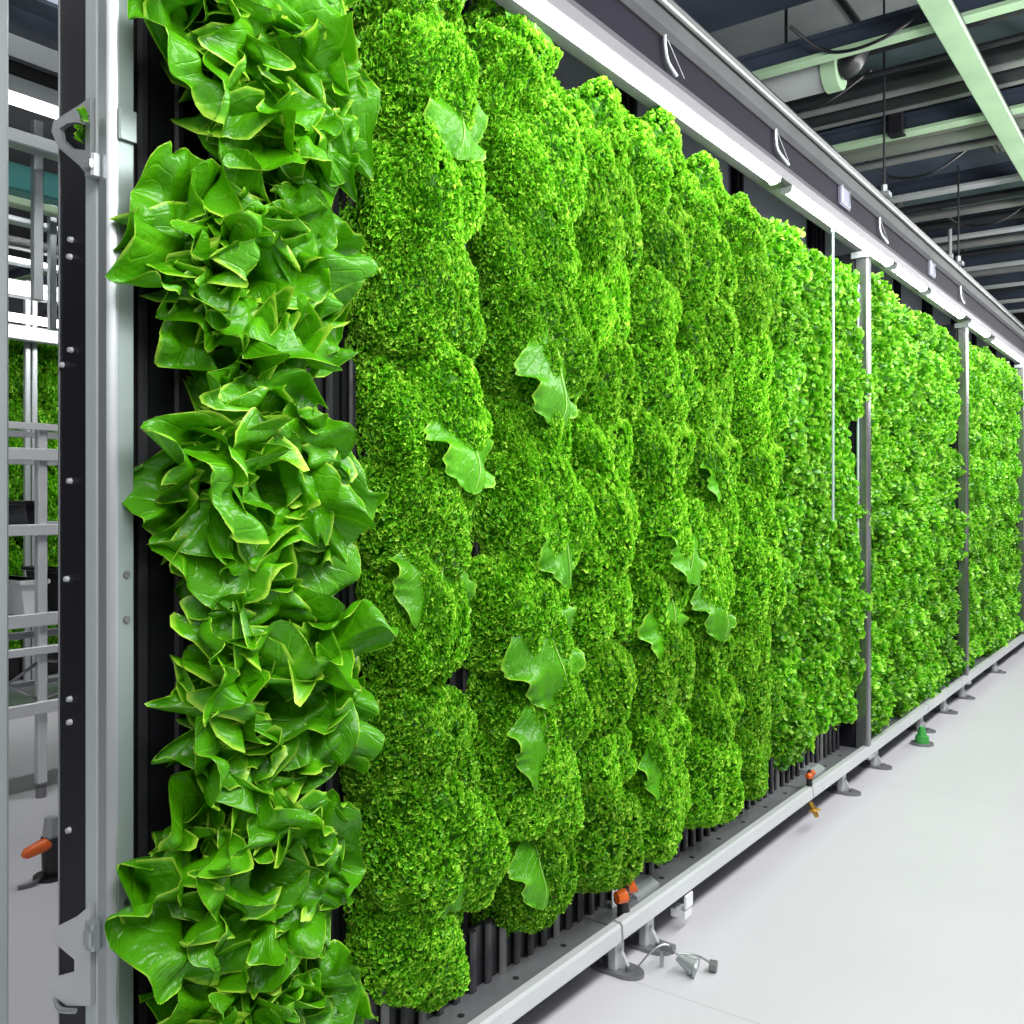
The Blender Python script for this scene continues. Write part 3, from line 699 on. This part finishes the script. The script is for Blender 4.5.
for i, y in enumerate([yof(880, XL), yof(955, XL)]):
    t = empty('beam_hanger', (XB + .02, y, H + .85 * D + .26), 'thin hanger rod above the light beam, %s from the end frame' % ORD[i], 'hanger')
    m = MB(); m.tube([(0, 0, 0), (0, 0, ZC - (H + .85 * D + .26))], .006, 8); m.build('rod', M['dark'], t)
    m = MB(); m.box(-.03, .03, -.03, .03, -.01, .012); m.tube([(0, 0, .012), (0, 0, .05)], .016, 6); m.build('clamp', M['silver'], t)
for i, (u, v) in enumerate([(950, 245), (897, 150)]):
    x, y = onh(u, v, 1.3 * D); t = empty('drop_pipe', (x, y, H + 1.22 * D), ['pale vertical drop pipe below the far ceiling pipes', 'short dark drop box under the grey pipe pair'][i], 'pipe')
    m = MB()
    if i == 0: m.tube([(0, 0, 0), (0, 0, .55)], .014, 8); m.tube([(0, 0, .0), (0, 0, .05)], .024, 8)
    else: m.box(-.04, .04, -.04, .04, .2, .5, .006); m.box(-.055, .055, -.055, .055, .48, .5)
    m.build('pipe_body', M['silver' if i == 0 else 'black'], t)
    m = MB(); m.tube([(0, 0, .5), (0, 0, ZC - (H + 1.22 * D))], .006, 6); m.build('hanger_rod', M['dark'], t)
# fabric-wrapped valve box with black hose above the first long light
x, y = onh(806, 72, 1.40 * D)
t = empty('pipe_coupling', (x, y, H + 1.38 * D), 'pale green and grey pipe coupling with black elbow under the first girder', 'pipe coupling')
m = MB(); m.tube([(-.22, 0, 0), (.10, 0, 0)], .085, 16); m.build('sleeve', M['pale'], t, True)
m = MB(); m.tube([(.10, 0, 0), (.17, 0, 0)], .098, 16); m.build('collar', M['palegreen'], t, True)
m = MB(); m.tube(curve_pts([(.17, 0, 0), (.22, .0, .02), (.25, 0, .09)]), [.06] * 17, 12); m.build('elbow', M['black'], t, True)
m = MB(); m.tube(curve_pts([(-.22, 0, -.03), (-.32, .02, -.05), (-.42, 0, .0)]), .03, 8); m.build('hose', M['dark'], t, True)
m = MB(); m.tube([(-.1, 0, .08), (-.1, 0, ZC - (H + 1.38 * D))], .008, 6); m.build('hanger_rod', M['dark'], t)
# wires dangling
for i, (u, v) in enumerate([(792, 95), (905, 165), (975, 215), (845, 30)]):
    x, y = onh(u, v, 1.38 * D); m = MB(); m.tube(curve_pts([(x - .25, y, H + 1.44 * D), (x - .1, y + .1, H + 1.36 * D), (x + .15, y + .05, H + 1.34 * D), (x + .35, y + .15, H + 1.44 * D)]), .008, 6)
    tag(m.build('hanging_wire', M['black'], None, True), 'thin black wire looping under the ceiling, ' + ['by the pipe coupling', 'by the short dark drop box', 'beyond the air grille', 'near the long pale green rail'][i], 'wire')

# ------------------------------------------------------------------ seen through the gap : next aisle
def gx(X): return D - X
X1 = 2.05 * D
t = empty('light_gantry_beam', (gx(X1), 1.0, H + .86 * D), 'silver beam of the next aisle with a strip light beneath, seen through the gap', 'beam')
m = MB(); m.box(-.03, .03, -1, 9, .0, .05); m.build('light_housing', M['silver'], t)
m = MB(); m.box(-.02, .02, -1, 9, .05, .10); m.build('beam_web', M['hole'], t)
m = MB(); m.box(-.05, .05, -1, 9, .10, .17); m.build('top_flange', M['silver'], t)
m = MB(); m.box(gx(X1) - .025, gx(X1) + .025, 0, 10, H + .86 * D - .022, H + .86 * D); t = tag(m.build('hanging_strip_light', M['ledfar']), 'glowing LED strip of the next aisle, beyond the black side plate', 'light')
X2 = 2.9 * D
y = yof(35, X2); z = zof(178, X2, y); m = MB(); m.box(gx(X2) - .05, gx(X2) + .05, y - 3, y + 4, z - .09, z + .03, .008)
tag(m.build('hanging_teal_bar', M['tealpaint']), 'teal painted overhead bar of the next aisle', 'bar')
X3 = 4.85 * D
# green wall of the next row: small plants on a panel
y0, y1 = yof(-20, X3), yof(95, X3)
t = empty('far_grow_panel', (gx(X3) - .12, (y0 + y1) / 2, 0), 'tall black growing panel carrying the plants of the next row', 'panel')
m = MB(); m.box(-.04, 0, -(y1 - y0) / 2, (y1 - y0) / 2, 0, 2.72); m.build('panel_sheet', M['black'], t)
for q in range(6):
    m = MB(); yy = -(y1 - y0) / 2 + (q + .5) * (y1 - y0) / 6; m.box(0, .02, yy - .02, yy + .02, 0, 2.72, .005); m.build('rib', M['black'], t)
nr, nc = 9, 6
for k in range(nr):
    for c in range(nc):
        o = link('small_leafy_plant', small[(k * 3 + c) % 4])
        o.location = (gx(X3) - .08, y0 + (c + .5) * (y1 - y0) / nc, 2.52 - k * .27); o.scale = (1, (y1 - y0) / nc / .36, 1.05); o.rotation_euler = (rnd.uniform(-.3, .3), 0, 0)
        tag(o, 'small leafy plant of the next row, %s row down, %s across' % (ORD[k], ORD[c]), 'plant', 'plants of the next row')
for i, u in enumerate((29, 36)):
    yy = yof(u, X3 - .25); m = MB(); m.box(gx(X3) + .2, gx(X3) + .24, yy - .02, yy + .02, 0, 3.0, .006)
    tag(m.build('far_rack_post', M['silver']), 'slim pale post before the plants of the next row, %s of two' % ORD[i], 'post')
# overhead silver bars and ceiling lamps beyond
for i, (v0, v1, X, mt, lab) in enumerate([(284, 300, 4.2, 'silver', 'wide silver overhead bar above the next row of plants'), (317, 324, 4.5, 'ledfar', 'thin glowing strip light above the next row of plants'), (328, 342, 4.6, 'bright', 'pale housing bar just above the next row of plants'),
        (203, 211, 3.4, 'palegreen', 'pale green bar under the teal bar'), (222, 228, 3.6, 'silver', 'thin grey bar below the pale green bar'), (242, 252, 3.8, 'greypipe', 'dark grey bar midway up the gap'), (262, 268, 4.0, 'silver', 'thin silver bar above the wide silver bar'),
        (138, 152, 2.6, 'silver', 'silver bar just below the next aisle strip light')]):
    X *= D; y = yof(35, X); z0, z1 = zof(v1, X, y), zof(v0, X, y)
    m = MB(); m.box(gx(X) - .04, gx(X) + .04, y - 2.5, y + 3, z0, z1, .006); tag(m.build('hanging_bar', M[mt]), lab, 'light' if mt == 'ledfar' else 'bar')
for i, (u, v0, v1, X) in enumerate([(37, 122, 300, 2.7), (52, 190, 330, 3.5)]):
    X *= D; y = yof(u, X); m = MB(); m.box(gx(X) - .02, gx(X) + .02, y - .02, y + .02, zof(v1, X, y), zof(v0, X, y), .005)
    tag(m.build('hanger_post', M['silver']), ['silver hanger post below the next aisle strip light', 'shorter silver hanger post near the black side plate'][i], 'post')
# steel shelf rack
X4 = 2.92 * D
ya, yb = yof(-30, X4), yof(41, X4)
t = empty('shelf_rack', (gx(X4), yb, 0), 'silver steel shelf rack standing in the next aisle', 'shelf rack')
def rz(v): return zof(v, X4, yb)
for (dx, yy) in ((0, 0), (-.55, 0), (0, ya - yb), (-.55, ya - yb), (0, .95), (-.55, .95)):
    m = MB(); m.box(dx - .022, dx + .022, yy - .022, yy + .022, .07, rz(428), .006); l = m.build('leg', M['bright'], t)
    m = MB(); m.tube([(dx, yy, .0), (dx, yy, .05)], [.024, .024], 10); m.tube([(dx, yy, .05), (dx, yy, .075)], .012, 8); m.build('caster', M['steel'], l)
for v0, v1, mt in [(424, 431, 'bright'), (449, 461, 'bright'), (524, 535, 'bright'), (612, 625, 'bright'), (645, 653, 'bright'), (700, 712, 'bright')]:
    m = MB()
    for dx in (0, -.55): m.box(dx + .02, dx + .045, ya - yb, .97, rz(v1), rz(v0), .003)
    m.build('shelf_bar', M[mt], t)
for v in (530, 618, 706):
    m = MB(); m.box(-.53, .02, ya - yb + .02, .95, rz(v) - .004, rz(v) + .004); m.build('shelf', M['silver'], t)
m = MB()
for a, b_ in ((ya - yb, 0), (0, .95)):
    m.tube([(.0, a, rz(660)), (.0, b_, rz(700))], .008, 6); m.tube([(.0, b_, rz(660)), (.0, a, rz(700))], .008, 6)
m.build('brace', M['steel'], t)
# bins on the rack
for i, (u0, u1, v0, v1, mt, lab) in enumerate([(8, 33, 568, 604, 'white', 'white storage bin on the silver shelf rack'), (48, 62, 560, 605, 'black', 'dark crate on the silver shelf rack'), (12, 30, 500, 528, 'black', 'dark crate on the upper shelf of the rack')]):
    a, b_ = yof(u0, X4 + .2), yof(u1, X4 + .2); z0 = rz(618) + .006 if i < 2 else rz(530) + .006; hh = rz(v0) - rz(v1)
    m = MB(); P = [(a + .02, 0), (b_ - .02, 0), (b_, hh), (a, hh)]
    m.prism(P, 0, gx(X4) - .42, gx(X4) - .08); m.box(gx(X4) - .44, gx(X4) - .06, a - .012, b_ + .012, hh - .02, hh, .004)
    o = m.build('storage_bin', M[mt]); o.location.z = z0; tag(o, lab, 'bin')
# small pump with orange handle on the floor
X5 = 2.28 * D; y = yof(51, X5)
t = empty('floor_pump', (gx(X5), y, 0), 'small black and silver floor pump with orange handle behind the black side plate', 'pump')
m = MB(); m.tube([(0, 0, 0), (0, 0, .012)], .06, 16); m.tube([(0, 0, .012), (0, 0, .15), (0, 0, .155)], [.03, .035, .03], 14); m.build('pump_body', M['black'], t, True)
m = MB(); m.tube([(0, 0, .155), (0, 0, .22)], [.03, .022], 12); m.tube([(0, .0, .19), (0, .10, .19)], .018, 10); m.build('pump_head', M['silver'], t, True)
m = MB(); m.tube([(0, .04, .135), (0.01, -.03, .13), (0.02, -.10, .12), (.02, -.115, .118)], [.024, .024, .02, .008], 12); m.build('handle', M['orange'], t, True)
m = MB(); m.tube(curve_pts([(0, -.02, .02), (.03, -.08, .01), (.02, -.13, .008)]), .008, 8); m.build('hose', M['steel'], t, True)
# overhead beams of the next aisle
for i, (v, X, mt, hh) in enumerate([(20, 2.3, 'navy', .14), (45, 2.5, 'pale', .22), (70, 2.7, 'pale', .15), (-10, 2.2, 'navy', .12)]):
    X *= D; y = yof(35, X); z = zof(v, X, y); m = MB(); m.box(gx(X) - .06, gx(X) + .06, y - 3, y + 5, z - hh / 2, min(z + hh / 2, ZC - .01), .01)
    tag(m.build('hanging_duct', M[mt]), ['dark duct high in the next aisle', 'pale duct high in the next aisle', 'lower pale duct above the next aisle strip light', 'dark duct nearest the ceiling of the next aisle'][i], 'duct')

# ------------------------------------------------------------------ lamps
def area(name, loc, rot, sx, sy, power, color=(1, 1, 1)):
    l = bpy.data.lights.new(name, 'AREA'); l.shape = 'RECTANGLE'; l.size = sx; l.size_y = sy; l.energy = power; l.color = color
    o = bpy.data.objects.new(name, l); col.objects.link(o); o.location = loc; o.rotation_euler = rot; return o
# added unseen lamp in the aisle, standing in for the strip lights' wash
area('wall_wash', (1.75, 6.0, H + .95 * D), (0, math.radians(62), 0), .5, 13, 385)
area('aisle_light', (2.4, 5.0, 3.7), (0, math.radians(22), 0), 1.0, 14, 115, (1, 1, 1))
area('aisle_light_front', (2.6, -1.2, 2.6), (math.radians(65), 0, math.radians(50)), 1.2, 1.2, 22)
area('next_aisle_fill', (-1.7, 2.4, 3.5), (0, math.radians(30), 0), .8, 5, 170)  # unseen lamp placed to brighten the shelf rack front
area('next_row_wash', (-4.2, 3.2, 2.9), (0, math.radians(50), 0), .4, 3, 90)  # unseen lamp added to brighten the next row of plants
area('ceiling_bounce', (3.0, 6, .9), (0, math.radians(180), 0), 3, 12, 210)  # unseen upward lamp in place of light bounced onto the ceiling
w = bpy.data.worlds.new('room_light'); bpy.context.scene.world = w; w.use_nodes = True
w.node_tree.nodes['Background'].inputs[0].default_value = (.95, .95, .96, 1); w.node_tree.nodes['Background'].inputs[1].default_value = .17

# ------------------------------------------------------------------ camera
cd = bpy.data.cameras.new('camera'); cd.sensor_width = 36; cd.lens = FPX / 1024 * 36; cd.shift_y = -12 / 1024; cd.clip_start = .02
co = bpy.data.objects.new('camera', cd); col.objects.link(co); co.location = (D, 0, H); co.rotation_euler = (math.pi / 2, 0, YAW)
sc = bpy.context.scene; sc.camera = co
sc.view_settings.view_transform = 'Standard'; sc.view_settings.look = 'None'; sc.view_settings.exposure = 0; sc.view_settings.gamma = 1
sc.cycles.max_bounces = 6; sc.cycles.diffuse_bounces = 3; sc.cycles.glossy_bounces = 3; sc.cycles.transmission_bounces = 3; sc.cycles.use_denoising = True
sc.cycles.sample_clamp_indirect = 6
